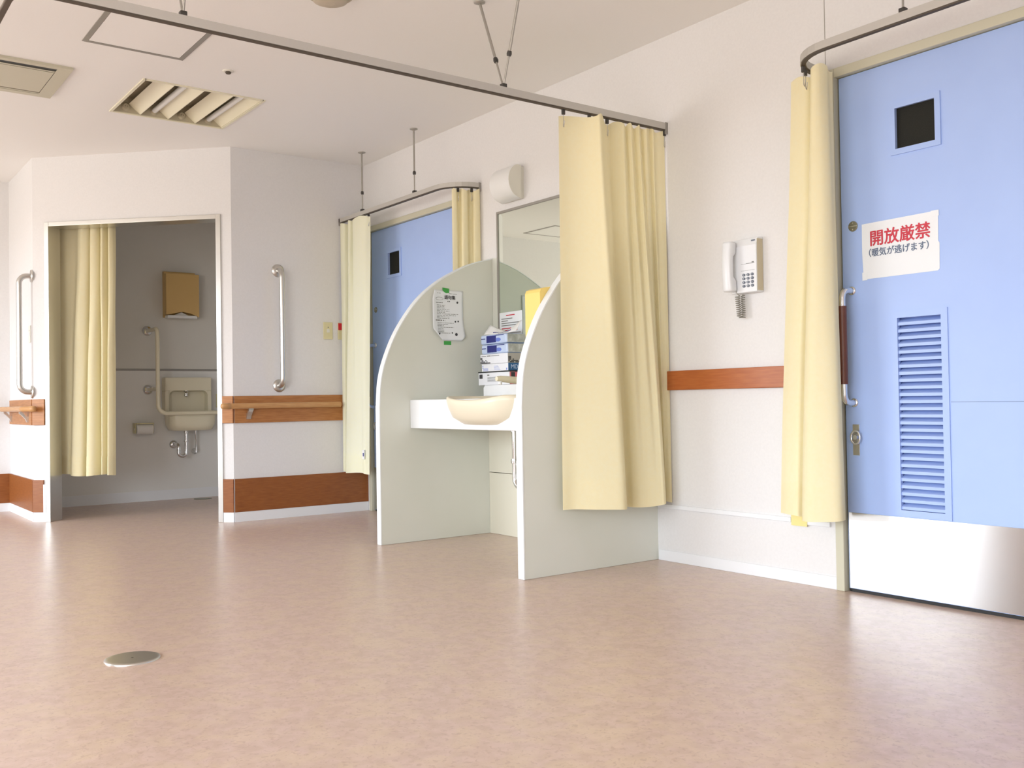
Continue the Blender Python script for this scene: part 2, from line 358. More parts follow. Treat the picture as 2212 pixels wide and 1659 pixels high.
# ------------------------------------------------------------------ blue doors
LOUV = 27
def make_door(n, x0, x1, top):
    d = tag(bpy.data.objects.new('door_%d' % n, None), None, None, None, 'structure'); COL.objects.link(d); d.location = ((x0+x1)/2, 0.02, 0)
    f = MB().box(x0-FRW, x0-0.004, -0.016, 0.10, 0, top+FRW).box(x1+0.004, x1+FRW, -0.016, 0.10, 0, top+FRW).box(x0-0.004, x1+0.004, -0.016, 0.10, top+0.004, top+FRW)
    f.build('frame', 'door_frame', d, 0.003)
    fy = 0.008                                                   # leaf face
    vx0, vx1, vz0, vz1 = x0+0.252, x0+0.419, top-0.346, top-0.183
    lx0, lx1, lz0, lz1 = x0+0.234, x0+0.432, 0.340, 1.106
    gridwall('leaf', 'door_blue', lambda u, v, t: (u, t, v), [x0+0.004, x1, vx0, vx1, lx0, lx1], [0.014, top, vz0, vz1, lz0, lz1],
             [(vx0, vx1, vz0, vz1), (lx0, lx1, lz0, lz1)], fy, fy+0.045, kind=None, parent=d)
    box('gap_strip', 'black', x0-0.004, x0+0.004, fy+0.012, fy+0.04, 0, top+0.004, d)  # black strip paints in the dark gap between frame and leaf
    box('threshold_gap', 'black', x0+0.004, x1, fy+0.004, fy+0.06, 0, 0.014, d)
    box('kick_plate', 'brushed', x0+0.008, x1, fy-0.0025, fy, 0.016, 0.322, d)
    box('panel_joint', 'ink_blue', lx1+0.02, x1, fy-0.0006, fy+0.001, 0.7665, 0.7680, d)
    # vision panel
    e = 0.020
    vf = gridwall('vision_frame', 'door_blue', lambda u, v, t: (u, t, v), [vx0-e, vx1+e, vx0+0.002, vx1-0.002], [vz0-e, vz1+e, vz0+0.002, vz1-0.002],
             [(vx0+0.002, vx1-0.002, vz0+0.002, vz1-0.002)], fy-0.006, fy, kind=None, parent=d)
    box('pane', 'dark_glass', vx0, vx1, fy+0.012, fy+0.02, vz0, vz1, vf)
    # louvre
    gridwall('louvre_frame', 'door_blue', lambda u, v, t: (u, t, v), [lx0-0.016, lx1+0.016, lx0+0.010, lx1-0.010], [lz0-0.016, lz1+0.016, lz0+0.010, lz1-0.010],
             [(lx0+0.010, lx1-0.010, lz0+0.010, lz1-0.010)], fy-0.005, fy+0.012, kind=None, parent=d)
    box('louvre_backing', 'door_blue', lx0, lx1, fy+0.040, fy+0.044, lz0, lz1, d)
    pit_ = (lz1-lz0-0.024)/LOUV; first = None
    for k in range(LOUV):
        z = lz0+0.012+k*pit_
        if first is None:
            a = MB().prism([(fy+0.000, z), (fy+0.000, z+pit_*0.42), (fy+0.004, z+pit_*0.50), (fy+0.034, z+pit_*1.02), (fy+0.036, z+pit_*0.92), (fy+0.008, z+pit_*0.10)],
                           lambda p, q, t: (t, p, q), lx0+0.008, lx1-0.008).build('slat', 'door_blue', d); first = a
        else:
            c = first.copy(); COL.objects.link(c); c.parent = d; c.location = (0, 0, k*pit_)
    # pull handle
    hx = x0+0.046
    hp = [(hx, fy, 1.222)]+bend((hx, fy, 1.222), (hx, -0.062, 1.222), (hx, -0.062, 0.9), 0.035)+bend((hx, -0.062, 1.1), (hx, -0.062, 0.768), (hx, fy, 0.768), 0.035)+[(hx, fy, 0.768)]
    h = MB().tube(hp, 0.0125, 14).build('pull_handle', 'chrome', d)
    for z in (1.222, 0.768): MB().lathe([(0.018, 0), (0.018, 0.006), (0.013, 0.008)], (hx, fy, z), (0, -1, 0), 20).build('rose', 'chrome', h)
    MB().tube([(hx, -0.062, 1.157), (hx, -0.062, 0.843)], 0.0165, 16).build('grip', 'grip_brown', h)
    # round emergency lock disc and thumb turn
    lk = MB().lathe([(0.021, 0), (0.021, 0.003), (0.019, 0.004)], (x0+0.057, fy, 1.483), (0, -1, 0), 24).build('lock_disc', 'drain', d)
    box('slot', 'chrome', x0+0.037, x0+0.077, fy-0.0055, fy-0.003, 1.4815, 1.4845, lk)
    for dz in (-0.013, 0.013): MB().lathe([(0.003, 0), (0.003, 0.002)], (x0+0.057, fy-0.003, 1.483+dz), (0, -1, 0), 10).build('screw', 'chrome', lk)
    pl = box('lock_plate', 'steel', x0+0.036, x0+0.066, fy-0.004, fy, 0.555, 0.680, d, 0.001)
    ring = [(x0+0.058+0.020*math.cos(a_), fy-0.018, 0.628+0.026*math.sin(a_)) for a_ in [k*math.pi/12 for k in range(25)]]
    MB().tube(ring, 0.0045, 8).tube([(x0+0.056, fy, 0.628), (x0+0.056, fy-0.020, 0.628)], 0.010, 12).build('thumb_turn', 'chrome', pl)
    return d
make_door(1, *D1); make_door(2, *D2)

# ------------------------------------------------------------------ curtain rails
ZB, ZT = 2.108, 2.146
def rail(name, pts, label, z0=ZB, z1=ZT, ends=(True, True)):
    t = thing(name, (pts[0][0], pts[0][1], z0), label, 'curtain rail', 'ceiling-hung curtain rails')
    MB().sweep(pts, 0.012, z0+0.006, z1).build('track', 'aluminium', t)
    MB().sweep(pts, 0.0085, z0, z0+0.006).build('track_slot', 'slot', t)
    for q, on in zip((0, -1), ends):
        if on: p = pts[q]; box('end_cap', 'grey_frame', p[0]-0.014, p[0]+0.014, p[1]-0.012, p[1]+0.012, z0-0.016, z1+0.002, t)
    return t
def rod(t, p, x_top, y_top, knob=0.0):
    """one hanger rod from the rail point p up to the ceiling"""
    p = Vector(p); q = Vector((x_top, y_top, H)); d = q-p
    r = MB().tube([p, p+d*0.33], 0.0042, 8).tube([p+d*0.31, q], 0.0062, 10).build('hanger_rod', 'rod', t)
    MB().lathe([(0.009, -0.010), (0.0115, 0), (0.009, 0.012)], p+d*0.31, d, 12).build('joint', 'dark_plastic', r)
    MB().lathe([(0.026, 0), (0.026, -0.004), (0.010, -0.010)], q, (0, 0, 1), 16).build('ceiling_foot', 'rod', r)
def clip(t, p): box('hanger_clip', 'dark_plastic', p[0]-0.012, p[0]+0.012, p[1]-0.012, p[1]+0.012, p[2]-0.003, p[2]+0.016, t, 0.003)
RX = -3.33; RC = -2.885
main_pts = [(RX, -0.004), (RX, -1.4), (RX, -2.5)]+[tuple(v[:2]) for v in bend((RX, -2.0, 0), (RX, RC, 0), (-5, RC, 0), 0.10)]+[(-4.6, RC), (-6.6, RC)]
r1 = rail('curtain_rail', main_pts, 'long silver curtain rail running from the wall across to the window side')
for y in (-0.988, -2.36):
    clip(r1, (RX, y, ZT)); rod(r1, (RX, y, ZT), RX-0.170, y); rod(r1, (RX, y, ZT), RX+0.145, y)
clip(r1, (-5.0, RC, ZT)); rod(r1, (-5.0, RC, ZT), -5.0, RC)
r2p = [(X1+0.003, -0.2), (-5.8, -0.2)]+[tuple(v[:2]) for v in bend((-5.8, -0.2, 0), (-4.93, -0.2, 0), (-4.93, 0.2, 0), 0.19)]+[(-4.93, -0.004)]
r2 = rail('curtain_rail', r2p, 'curved silver curtain rail in front of the far blue door', ZB+0.014, ZT+0.010)
for x in (-6.10, -5.385): clip(r2, (x, -0.2, ZT+0.010)); rod(r2, (x, -0.2, ZT+0.010), x, -0.2)
r3p = [(-2.425, -0.004)]+[tuple(v[:2]) for v in bend((-2.425, 0, 0), (-2.425, -0.27, 0), (-1, -0.27, 0), 0.2)]+[(-1.6, -0.27), (-0.95, -0.27)]+[tuple(v[:2]) for v in bend((-1.5, -0.27, 0), (-0.6, -0.27, 0), (-0.6, 0, 0), 0.2)]+[(-0.6, -0.004)]
r3 = rail('curtain_rail', r3p, 'curved silver curtain rail over the near blue door', ZB+0.014, ZT+0.012)
for x in (-1.90, -1.15): clip(r3, (x, -0.27, ZT+0.012)); rod(r3, (x, -0.27, ZT+0.012), x, -0.27)

# ------------------------------------------------------------------ curtains
def curtain(name, pairs, ztop, zbot, mt, label, ncol=150, nrow=40, mid=None, scallop=0.007, hooks=(), hem=True, group='yellow cloth curtains'):
    """pairs: [(xt,yt,xb,yb)] world top and bottom plan points of the pleats"""
    C = catmull(pairs, ncol); rows = []
    for i in range(nrow+1):
        t = i/nrow; e = t*t*(3-2*t)*0.35+t*0.65
        row = []
        for k, c in enumerate(C):
            u = k/(ncol-1)
            x = c[0]*(1-e)+c[2]*e; y = c[1]*(1-e)+c[3]*e
            b_ = 0.004*math.sin(9*t+u*17)*math.sin(math.pi*min(1, t*1.5))
            z = ztop+(zbot-ztop)*t
            if t < 0.12: z += scallop*math.sin(u*math.pi*len(pairs)*0.5)*(1-t/0.12)
            if t > 0.9: z += 0.006*math.sin(u*9+1)*(t-0.9)*10
            row.append((x+b_, y-b_, z))
        rows.append(row)
    th = thing(name, (sum(p[2] for p in pairs)/len(pairs), sum(p[3] for p in pairs)/len(pairs), zbot), label, 'curtain', group)
    cl = MB().grid(rows).build('cloth', mt, th)
    if hem:
        k0 = int(nrow*0.945)
        hr = [[(x+0.0014, y-0.0014, z) for x, y, z in r] for r in rows[k0:]]
        MB().grid(hr).build('hem', mt, cl)
    for (x, y, zt) in hooks:
        hk = MB().tube([(x, y, zt-0.02), (x+0.002, y, zt-0.03), (x+0.004, y-0.004, zt-0.075), (x+0.010, y-0.006, zt-0.085), (x+0.012, y-0.004, zt-0.055)], 0.0016, 6).build('hook', 'steel', th)
        box('runner', 'dark_plastic', x-0.005, x+0.005, y-0.007, y+0.007, zt-0.024, zt-0.001, hk)
    return th
mp = [(-0.621, -0.075, -0.635, -0.075), (-0.566, -0.065, -0.576, -0.05), (-0.52, -0.02, -0.526, 0.02), (-0.498, 0.035, -0.463, 0.075), (-0.486, 0.06, -0.415, 0.1), (-0.44, 0.025, -0.363, 0.06), (-0.388, -0.02, -0.324, 0.01), (-0.353, -0.04, -0.289, -0.03), (-0.337, -0.025, -0.271, -0.03), (-0.316, 0, -0.262, -0.005), (-0.3, 0.018, -0.244, 0.02), (-0.262, -0.012, -0.222, 0.035), (-0.26, 0.005, -0.202, 0.048), (-0.252, 0.018, -0.181, 0.058), (-0.211, -0.012, -0.165, 0.066), (-0.206, 0.005, -0.149, 0.072), (-0.2, 0.018, -0.135, 0.076), (-0.162, -0.012, -0.109, 0.06), (-0.158, 0.006, -0.071, 0.02), (-0.146, 0.016, -0.039, -0.03), (-0.108, -0.01, -0.021, -0.045), (-0.101, 0.012, -0.02, -0.03), (-0.07, -0.004, -0.017, -0.02), (-0.045, 0, -0.011, -0.008), (-0.013, 0, -0.003, -0.003)]
curtain('curtain', [(RX+o, y, RX+ob, yb) for y, o, yb, ob in mp], 2.100, 0.292, 'curtain', 'large yellow curtain gathered against the wall beside the washbasin panel', 260,
        hooks=[(RX, -0.655, ZB), (RX, -0.50, ZB), (RX, -0.39, ZB), (RX, -0.014, ZB)])
lp = [(-6.435, .0, -6.430, .0), (-6.40, .022, -6.41, .02), (-6.345, .02, -6.375, .022), (-6.335, -.03, -6.37, -.03), (-6.30, .012, -6.36, .0), (-6.245, .03, -6.33, .04),
      (-6.228, -.015, -6.25, .045), (-6.20, .028, -6.18, .03), (-6.10, .04, -6.12, .018), (-6.02, .03, -6.07, .03), (-5.985, .0, -6.03, .01)]
cl = curtain('curtain', [(x, -.2-o, xb, -.2-ob) for x, o, xb, ob in lp], 2.108, 0.300, 'curtain_pale', 'pale yellow curtain hanging at the left end of the far door', 150,
             hooks=[(-6.09, -.21, 2.118), (-6.0, -.205, 2.118)])
tg = box('care_tag', 'white_plastic', -6.085, -6.053, -0.236, -0.234, 0.405, 0.470, cl)
MB().box(-6.076, -6.062, -0.2368, -0.236, 0.425, 0.448).build('tag_print', 'navy', tg)
fp = []
FA, FB = Vector((-4.998, -.168)), Vector((-4.918, -.010)); FN = Vector((0.89, -0.46))
for k, (u, o) in enumerate(((0, .012), (.08, .016), (.17, .012), (.21, -.018), (.29, -.016), (.36, .016), (.47, .020), (.55, .012), (.60, -.018), (.70, -.016), (.77, .012), (.88, .018), (.97, .012), (1.0, -.004))):
    q = FA.lerp(FB, u)+FN*o; q2 = FA.lerp(FB, u)+FN*o*1.25
    fp.append((q.x, q.y, q2.x, q2.y))
curtain('curtain', fp, 2.110, 0.30, 'curtain', 'yellow curtain bunched at the curved rail end above the rounded panel', 180, hooks=[(-4.975, -.135, 2.12), (-4.935, -.06, 2.12)])
rp = [(-2.520, -.090, -2.610, -.100), (-2.475, -.105, -2.56, -.125), (-2.435, -.11, -2.505, -.135), (-2.415, -.095, -2.49, -.115), (-2.405, -.075, -2.475, -.09), (-2.392, -.10, -2.46, -.12),
      (-2.375, -.155, -2.44, -.185), (-2.345, -.190, -2.385, -.215), (-2.318, -.180, -2.315, -.195), (-2.312, -.140, -2.275, -.165), (-2.330, -.10, -2.285, -.12), (-2.335, -.07, -2.31, -.09), (-2.355, -.045, -2.34, -.065), (-2.385, -.04, -2.38, -.055)]
curtain('curtain', rp, 2.110, 0.302, 'curtain', 'yellow curtain hanging at the left side of the near blue door', 170, hooks=[(-2.405, -.150, 2.12), (-2.385, -.19, 2.12)])
tp = [(1.46, -.02, 1.46, -.02), (1.40, -.015, 1.40, -.015), (1.33, -.01, 1.36, -.01), (1.28, .0, 1.345, -.015), (1.235, .035, 1.305, .045), (1.20, .045, 1.265, .07), (1.165, .02, 1.21, .055), (1.160, -.045, 1.195, -.03), (1.145, .035, 1.18, .055), (1.115, .045, 1.15, .07), (1.09, .02, 1.115, .045),
      (1.085, -.04, 1.095, -.03), (1.070, .03, 1.075, .03), (1.045, .035, 1.055, .055), (1.025, -.035, 1.04, -.02), (1.01, .03, 1.02, .05), (.985, .02, .995, .03), (.975, -.01, .985, 0)]
def c2(s, n): return ch(s, n, 0)[:2]
tr = thing('curtain_rail', ch(OS1, -0.2, OZ), 'short curtain rail inside the toilet opening behind the steel lintel', 'curtain rail', 'ceiling-hung curtain rails')
MB().obox(ch, 0.02, 1.46, -0.212, -0.188, 2.128, 2.16).build('track', 'aluminium', tr)
for s_ in (0.10, 1.32): MB().tube([ch(s_, -0.2, 2.158), ch(s_, -0.2, H)], 0.006, 8).build('hanger_rod', 'rod', tr)
curtain('curtain', [(*c2(s, n-0.2), *c2(sb, nb-0.2)) for s, n, sb, nb in tp], 2.118, 0.312, 'curtain', 'yellow curtain inside the toilet doorway', 170)

# ------------------------------------------------------------------ rounded privacy panels of the washbasin bay
prof = [(-.805, .77), (-.792, .925), (-.753, 1.060), (-.675, 1.219), (-.55, 1.384), (-.422, 1.493), (-.291, 1.570), (-.157, 1.630), (-.001, 1.672)]
def panel(x0, x1, sc, label):
    P = [(-.805*sc, 0.001), (-.805*sc, 0.4)]+[(a*sc, b_) for a, b_ in catmull(prof, 40)]
    t = thing('privacy_panel', ((x0+x1)/2, -0.4, 0), label, 'partition', 'rounded privacy panels')
    e = 0.004
    MB().prism([(-0.001, 0.001)]+P, lambda a, b_, q: (q, a+e, b_-0.003 if b_ > 1 else b_), x0, x1).build('board', 'panel_grey', t)
    rows = []
    for a, b_ in P: rows.append((a, b_))
    band = MB(); n = len(rows); inner = []
    for i, (a, b_) in enumerate(rows):
        p, q = rows[max(i-1, 0)], rows[min(i+1, n-1)]; tx, tz = q[0]-p[0], q[1]-p[1]; l = math.hypot(tx, tz)
        inner.append((min(a+tz/l*0.006, -0.0005), b_-tx/l*0.006))
    R = [[(x0-0.0015, a, b_), (x1+0.0015, a, b_), (x1+0.0015, c, d), (x0-0.0015, c, d)] for (a, b_), (c, d) in zip(rows, inner)]
    band.grid(R, True, False); band.add(R[0]+R[-1], [(0, 1, 2, 3), (7, 6, 5, 4)]); band.build('edge_band', 'panel_edge', t)
    return t
PX0, PX1 = -4.80, -3.475
lpn = panel(-4.840, PX0, 1.0, 'rounded pale grey privacy panel with notice taped on, left of the washbasin')
panel(PX1, -3.435, 1.045, 'rounded pale grey privacy panel right of the washbasin, beside the big yellow curtain')

box('filler_strip', 'panel_grey', PX0+0.0016, -4.7425, -0.010, -0.001, 0.931, 1.668, lpn)
# counter, back ledge, wall boards
cn = thing('washstand', (-4.14, -0.3, 0.65), 'white washstand counter with cream bowl and lever faucet between the two rounded panels', 'washstand')
BX0, BX1, BC = -4.415, -3.775, -4.095
def superell(cx, cy, hx, hy, n=2.6, seg=48):
    out = []
    for k in range(seg):
        a = 2*math.pi*k/seg; c, s_ = math.cos(a), math.sin(a)
        out.append((cx+hx*math.copysign(abs(c)**(2/n), c), cy+hy*math.copysign(abs(s_)**(2/n), s_)))
    return out
cf = MB()
for a0, a1, b0, b1 in ((PX0+0.001, -4.45, -0.605, -0.001), (-3.74, PX1-0.001, -0.605, -0.001), (-4.45, -3.74, -0.140, -0.001)): cf.box(a0, a1, b0, b1, 0.65, 0.812)
for a0, a1 in ((-4.45, -4.422), (-3.768, -3.74)): cf.box(a0, a1, -0.605, -0.14, 0.65, 0.812)
cf.box(-4.422, -3.768, -0.59, -0.14, 0.65, 0.668); cf.box(-4.422, -3.768, -0.605, -0.59, 0.65, 0.812)
cf.build('slab', 'counter_white', cn, 0.004, weld=False)
MB().prism([(-4.64, 0.813), (-4.64, 0.876), (-4.626, 0.890), (PX1-0.001, 0.890), (PX1-0.001, 0.813)], lambda a, b_, t: (a, t, b_), -0.20, -0.010).build('back_ledge', 'counter_white', cn, 0.004)
bs = MB(); rows = []
for hx, hy, cy, z, n in ((0.20, 0.17, -0.40, 0.672, 2.6), (0.245, 0.215, -0.41, 0.678, 2.8), (0.300, 0.255, -0.415, 0.715, 3), (0.318, 0.268, -0.417, 0.765, 3.2), (0.324, 0.272, -0.417, 0.800, 3.4), (0.324, 0.272, -0.417, 0.822, 3.4), (0.316, 0.264, -0.417, 0.828, 3.4), (0.300, 0.248, -0.417, 0.820, 3.2), (0.285, 0.235, -0.415, 0.775, 3), (0.25, 0.20, -0.41, 0.715, 2.8), (0.14, 0.11, -0.40, 0.694, 2.4), (0.03, 0.03, -0.40, 0.690, 2)):
    dip = lambda x, y: -0.022*max(0, 1-((x-BC)/0.25)**2)*(1 if y < -0.60 else 0) if z > 0.79 else 0
    rows.append([(x, y, z+dip(x, y)) for x, y in superell(BC, cy, hx, hy, n, 64)])
bs.grid(rows, True); bs.add(rows[0], [tuple(range(64))]); bs.add(rows[-1], [tuple(range(64))])
wb = bs.build('bowl', 'cream', cn, weld=True)
MB().lathe([(0.028, 0), (0.030, 0.003), (0.02, 0.004)], (BC, -0.40, 0.691), (0, 0, 1), 20).build('drain_ring', 'chrome', wb)
fc = MB().tube([(-4.1, -0.14, 0.89), (-4.1, -0.14, 0.935)], 0.026, 18).build('faucet', 'ceramic', cn)
MB().tube([(-4.1, -0.12, 0.915), (-4.1, -0.25, 0.907), (-4.1, -0.38, 0.907), (-4.1, -0.47, 0.914), (-4.1, -0.495, 0.914)], [0.022, 0.021, 0.019, 0.016, 0.012], 16).build('spout', 'ceramic', fc)
MB().tube([(-4.1, -0.470, 0.905), (-4.1, -0.472, 0.884)], 0.010, 14).build('nozzle', 'white_plastic', fc)
MB().tube([(-4.1, -0.15, 0.935), (-4.1, -0.20, 0.945), (-4.1, -0.34, 0.938)], [0.020, 0.016, 0.010], 12).build('lever', 'ceramic', fc)
ub = thing('sink_back_board', (-4.14, -0.005, 0), 'cream wall boards under the washbasin counter', 'panel')
box('board', 'sink_back', PX0+0.001, PX1-0.001, -0.055, -0.001, 0.001, 0.366, ub); box('board', 'sink_back', PX0+0.001, PX1-0.001, -0.055, -0.001, 0.370, 0.648, ub)
box('board', 'sink_back', PX0+0.001, PX1-0.001, -0.008, -0.001, 0.815, 0.93, ub)
dp = thing('drain_trap', (-4.28, -0.2, 0.3), 'chrome waste pipe with trap under the washbasin counter', 'pipe')
q = [(-4.345, -.20, .649), (-4.345, -.20, .40)]+bend((-4.345, -.20, .5), (-4.345, -.20, .315), (-4.1, -.20, .315), 0.05)
MB().tube(q+bend((-4.3, -.20, .315), (-4.245, -.20, .315), (-4.245, -.20, .6), 0.05)+[(-4.245, -.20, .42)]+bend((-4.245, -.2, .40), (-4.245, -.2, .47), (-4.245, 0, .47), .04)+[(-4.245, -.056, .47)], 0.0165, 14).build('pipe', 'chrome', dp)
for z in (.635, .46): MB().lathe([(0.022, -0.012), (0.024, 0), (0.022, 0.012)], (-4.345, -.20, z), (0, 0, 1), 16).build('coupling', 'chrome', dp)
MB().lathe([(0.040, 0), (0.040, .006)], (-4.345, -.20, 0.643), (0, 0, 1), 20).build('flange', 'chrome', dp)

# mirror
mr = thing('wall_mirror', (-4.11, -0.006, 0.93), 'large green-tinted wall mirror in a thin grey frame over the washbasin', 'mirror')
MX0, MX1, MZ0, MZ1 = -4.742, PX1-0.012, 0.932, 1.942
box('glass', 'mirror', MX0+0.008, MX1, -0.010, -0.002, MZ0, MZ1-0.012, mr)
MB().box(MX0, MX0+0.011, -0.016, -0.001, MZ0, MZ1).box(MX0+0.011, MX1, -0.016, -0.001, MZ1-0.014, MZ1).build('frame', 'grey_frame', mr)

# ------------------------------------------------------------------ things on the ledge
def face_rect(mb, x0, x1, z0, z1, y): return mb.box(x0, x1, y-0.0008, y, z0, z1)
def carton(name, x0, x1, y0, y1, z0, z1, mt, label, **k): return box(name, mt, x0, x1, y0, y1, z0, z1, None, 0.0015, label=label, cat='box', group='cartons stacked by the mirror', **k)
Y0, Y1 = -0.20, -0.060
b1 = carton('glove_box', -4.690, -4.385, Y0, Y1, 0.891, 0.963, 'box_white', 'white carton with black top edge and red end, lowest of the stack')
MB().box(-4.692, -4.383, Y0-0.0012, Y1+0.001, 0.9635, 0.969).build('lid_edge', 'black', b1)
MB().box(-4.680, -4.648, Y0-0.0008, Y0, 0.930, 0.954).build('print_square', 'ink', b1)
p = MB().box(-4.600, -4.580, Y0-0.0008, Y0, 0.944, 0.952)
for k in range(5): p.box(-4.598, -4.545-0.01*(k % 2)+0.05, Y0-0.0008, Y0, 0.911+k*0.006, 0.9135+k*0.006)
p.build('print_lines', 'ink_grey', b1, kind='stuff')
MB().box(-4.385, -4.3842, Y0+0.004, Y1-0.004, 0.893, 0.962).build('end_label', 'box_red', b1)
MB().box(-4.3842, -4.3836, Y0+0.012, Y0+0.040, 0.934, 0.960).build('end_square', 'ink', b1)
b2 = carton('mask_box', -4.655, -4.395, Y0, Y1, 0.970, 1.013, 'box_white', 'flat pale carton with blue end, second from the bottom of the stack')
p = MB()
for k in range(2): p.box(-4.648, -4.638, Y0-0.0008, Y0, 1.000-k*0.011, 1.005-k*0.011)
for k in range(4): p.box(-4.64, -4.59, Y0-0.0008, Y0, 0.974+k*0.004, 0.9755+k*0.004); p.box(-4.53, -4.47-0.008*k, Y0-0.0008, Y0, 0.978+k*0.007, 0.9795+k*0.007)
p.box(-4.412, -4.404, Y0-0.0008, Y0, 0.974, 0.986); p.build('print_marks', 'mid_blue', b2, kind='stuff')
MB().box(-4.395, -4.3942, Y0+0.001, Y1, 0.9705, 1.0125).build('end_label', 'box_blue', b2)
text('lettering', 'MD', 0.034, 'pale_blue', b2, (-4.3940, Y0+0.018, 0.981), (0, 1, 0), (0, 0, 1))
b3 = carton('glove_box', -4.668, -4.397, Y0, Y1, 1.014, 1.070, 'box_white', 'white carton with black checker corner, third in the stack')
def checker(fn, n):
    p = MB()
    for i in range(12):
        for j in range(5):
            if i+j*2 < 10 and random.random() < 0.6: p.obox(fn, i*0.010, i*0.010+0.0085, 0, 0.0008, j*0.0075, j*0.0075+0.006)
    return p
checker(lambda a, t, z: (-4.666+a, Y0-t, 1.016+z), 0).build('checker_print', 'ink', b3, kind='stuff')
MB().box(-4.60, -4.565, Y0-0.0008, Y0, 1.057, 1.062).box(-4.655, -4.61, Y0-0.0008, Y0, 1.057, 1.061).box(-4.56, -4.48, Y0-0.0008, Y0, 1.0575, 1.0605).build('print_lines', 'ink_grey', b3, kind='stuff')
e3 = MB().box(-4.397, -4.3962, Y0+0.001, Y1, 1.0145, 1.0695).build('end_label', 'box_grey', b3)
checker(lambda a, t, z: (-4.3962+t, Y0+0.004+a, 1.016+z), 0).build('checker_print', 'ink', b3, kind='stuff')
for k, (z, xo) in enumerate(((1.071, 0.0), (1.128, -0.006))):
    pk = MB().box(-4.660+xo, -4.402+xo, Y0+0.002, Y1, z, z+0.055).build('wipes_pack', 'pale_blue', None, 0.010, label=('clear-wrapped pale blue pack with navy square, lower of the two' if k == 0 else 'clear-wrapped pale blue pack with navy square, upper of the two'), cat='pack', group='wrapped packs on the carton stack')
    MB().box(-4.598+xo, -4.505+xo, Y0+0.0005, Y0+0.002, z+0.008, z+0.048).build('navy_square', 'navy', pk)
    MB().prism([(-4.485+xo+0.026*math.cos(a), z+0.022+0.011*math.sin(a)) for a in [i*math.pi/10 for i in range(20)]], lambda a, b_, t: (a, t, b_), Y0+0.0006, Y0+0.002).build('blue_badge', 'mid_blue', pk)
    MB().box(-4.505+xo, -4.43+xo, Y0+0.0007, Y0+0.002, z+0.046, z+0.050).box(-4.652+xo, -4.612+xo, Y0+0.0007, Y0+0.002, z+0.030, z+0.035).build('print_lines', 'navy', pk, kind='stuff')
    MB().box(-4.402+xo, -4.399+xo, Y0+0.008, Y1-0.006, z+0.004, z+0.052).build('film_end', 'film_grey', pk)
rows = []
for i in range(7):
    v = i/6
    rows.append([(-4.645+0.325*u, Y0+0.012+0.045*v+0.012*math.sin(u*5), 1.186+v*(0.050*abs(2*u-0.95)**1.1+0.012)+0.002*math.sin(u*22+i)) for u in [j/20 for j in range(21)]])
wr_ = MB().grid(rows).build('plastic_wrapper', 'white_plastic', None, solid=0.0015, label='crumpled white plastic wrapper on top of the wrapped packs', cat='wrapper')
MB().tube([(p_[0], p_[1]-0.004, p_[2]-0.002) for p_ in rows[2][4:17]], 0.0028, 6).build('fold_line', 'navy', wr_)
# notice leaning in front of the mirror
nt_ = thing('mirror_notice', (-4.61, -0.012, 1.19), 'white sheet with red and black print stuck on the mirror', 'notice')
box('sheet', 'paper', -4.728, -4.502, -0.0125, -0.0112, 1.03, 1.328, nt_)
p = MB()
for k, (a, e) in enumerate(((.02, .13), (.02, .085), (.02, .20), (.02, .18), (.02, .17), (.02, .21), (.02, .19), (.02, .16), (.02, .2))):
    z = 1.292-k*0.0135-(0.020 if k > 3 else 0); p.box(-4.728+a, -4.728+e, -0.0133, -0.0126, z-0.005, z)
p.build('black_print', 'ink_grey', nt_, kind='stuff')
MB().box(-4.66, -4.575, -0.0133, -0.0126, 1.306, 1.312).box(-4.705, -4.56, -0.0133, -0.0126, 1.228, 1.234).box(-4.70, -4.55, -0.0133, -0.0126, 1.216, 1.222).build('red_print', 'ink_red', nt_, kind='stuff')
# yellow towel dispenser on the inner side of the right panel
td = thing('towel_dispenser', (-3.55, -0.4, 1.0), 'yellow paper towel dispenser showing behind the right rounded panel', 'dispenser')
MB().prism([(-.690, 1.0), (-.690, 1.296), (-.683, 1.310), (-.665, 1.318), (-.46, 1.352), (-.44, 1.34), (-.44, 1.0)], lambda a, b_, t: (t, a, b_), -3.590, PX1-0.003).build('cover', 'towel_yellow', td, 0.008)
MB().box(-3.585, PX1-0.004, -.685, -.445, 0.985, 0.999).build('outlet', 'white_plastic', td)

# notice taped to the left panel
pn = thing('panel_notice', (PX0+0.004, -0.33, 1.15), 'curled handwritten notice taped with green tape to the left rounded panel', 'notice')
outl = [(-.432, 1.452), (-.232, 1.455), (-.232, 1.30), (-.218, 1.195), (-.226, 1.178), (-.262, 1.162), (-.318, 1.158), (-.345, 1.205), (-.378, 1.160), (-.442, 1.222), (-.450, 1.30), (-.448, 1.405)]
def pz(a, b_): return 0.004+0.010*max(0, -(a+0.40))/0.05+0.012*max(0, (1.25-b_)/0.09)*max(0, min(1, abs(a+.335)/0.08))
NA, NB = 16, 22; rows = []
for j in range(NB+1):
    b_ = 1.455-(1.455-1.160)*j/NB
    l = -.434-0.016*min(1, (1.455-b_)/0.05); r_ = -.232+0.012*max(0, (1.30-b_)/0.14)
    if b_ < 1.225: l += (1.225-b_)*1.05
    if b_ < 1.18: r_ -= (1.18-b_)*1.6
    rows.append([(PX0+pz(l+(r_-l)*i/NA, b_), l+(r_-l)*i/NA, b_) for i in range(NA+1)])
MB().grid(rows).build('sheet', 'paper', pn, solid=0.0008)
U, V = (0, 1, 0), (0, 0, 1)
text('title', '語句集', 0.026, 'ink', pn, (PX0+0.0075, -.365, 1.404), U, V, bold=0.0002)
p = MB(); random.seed(3)
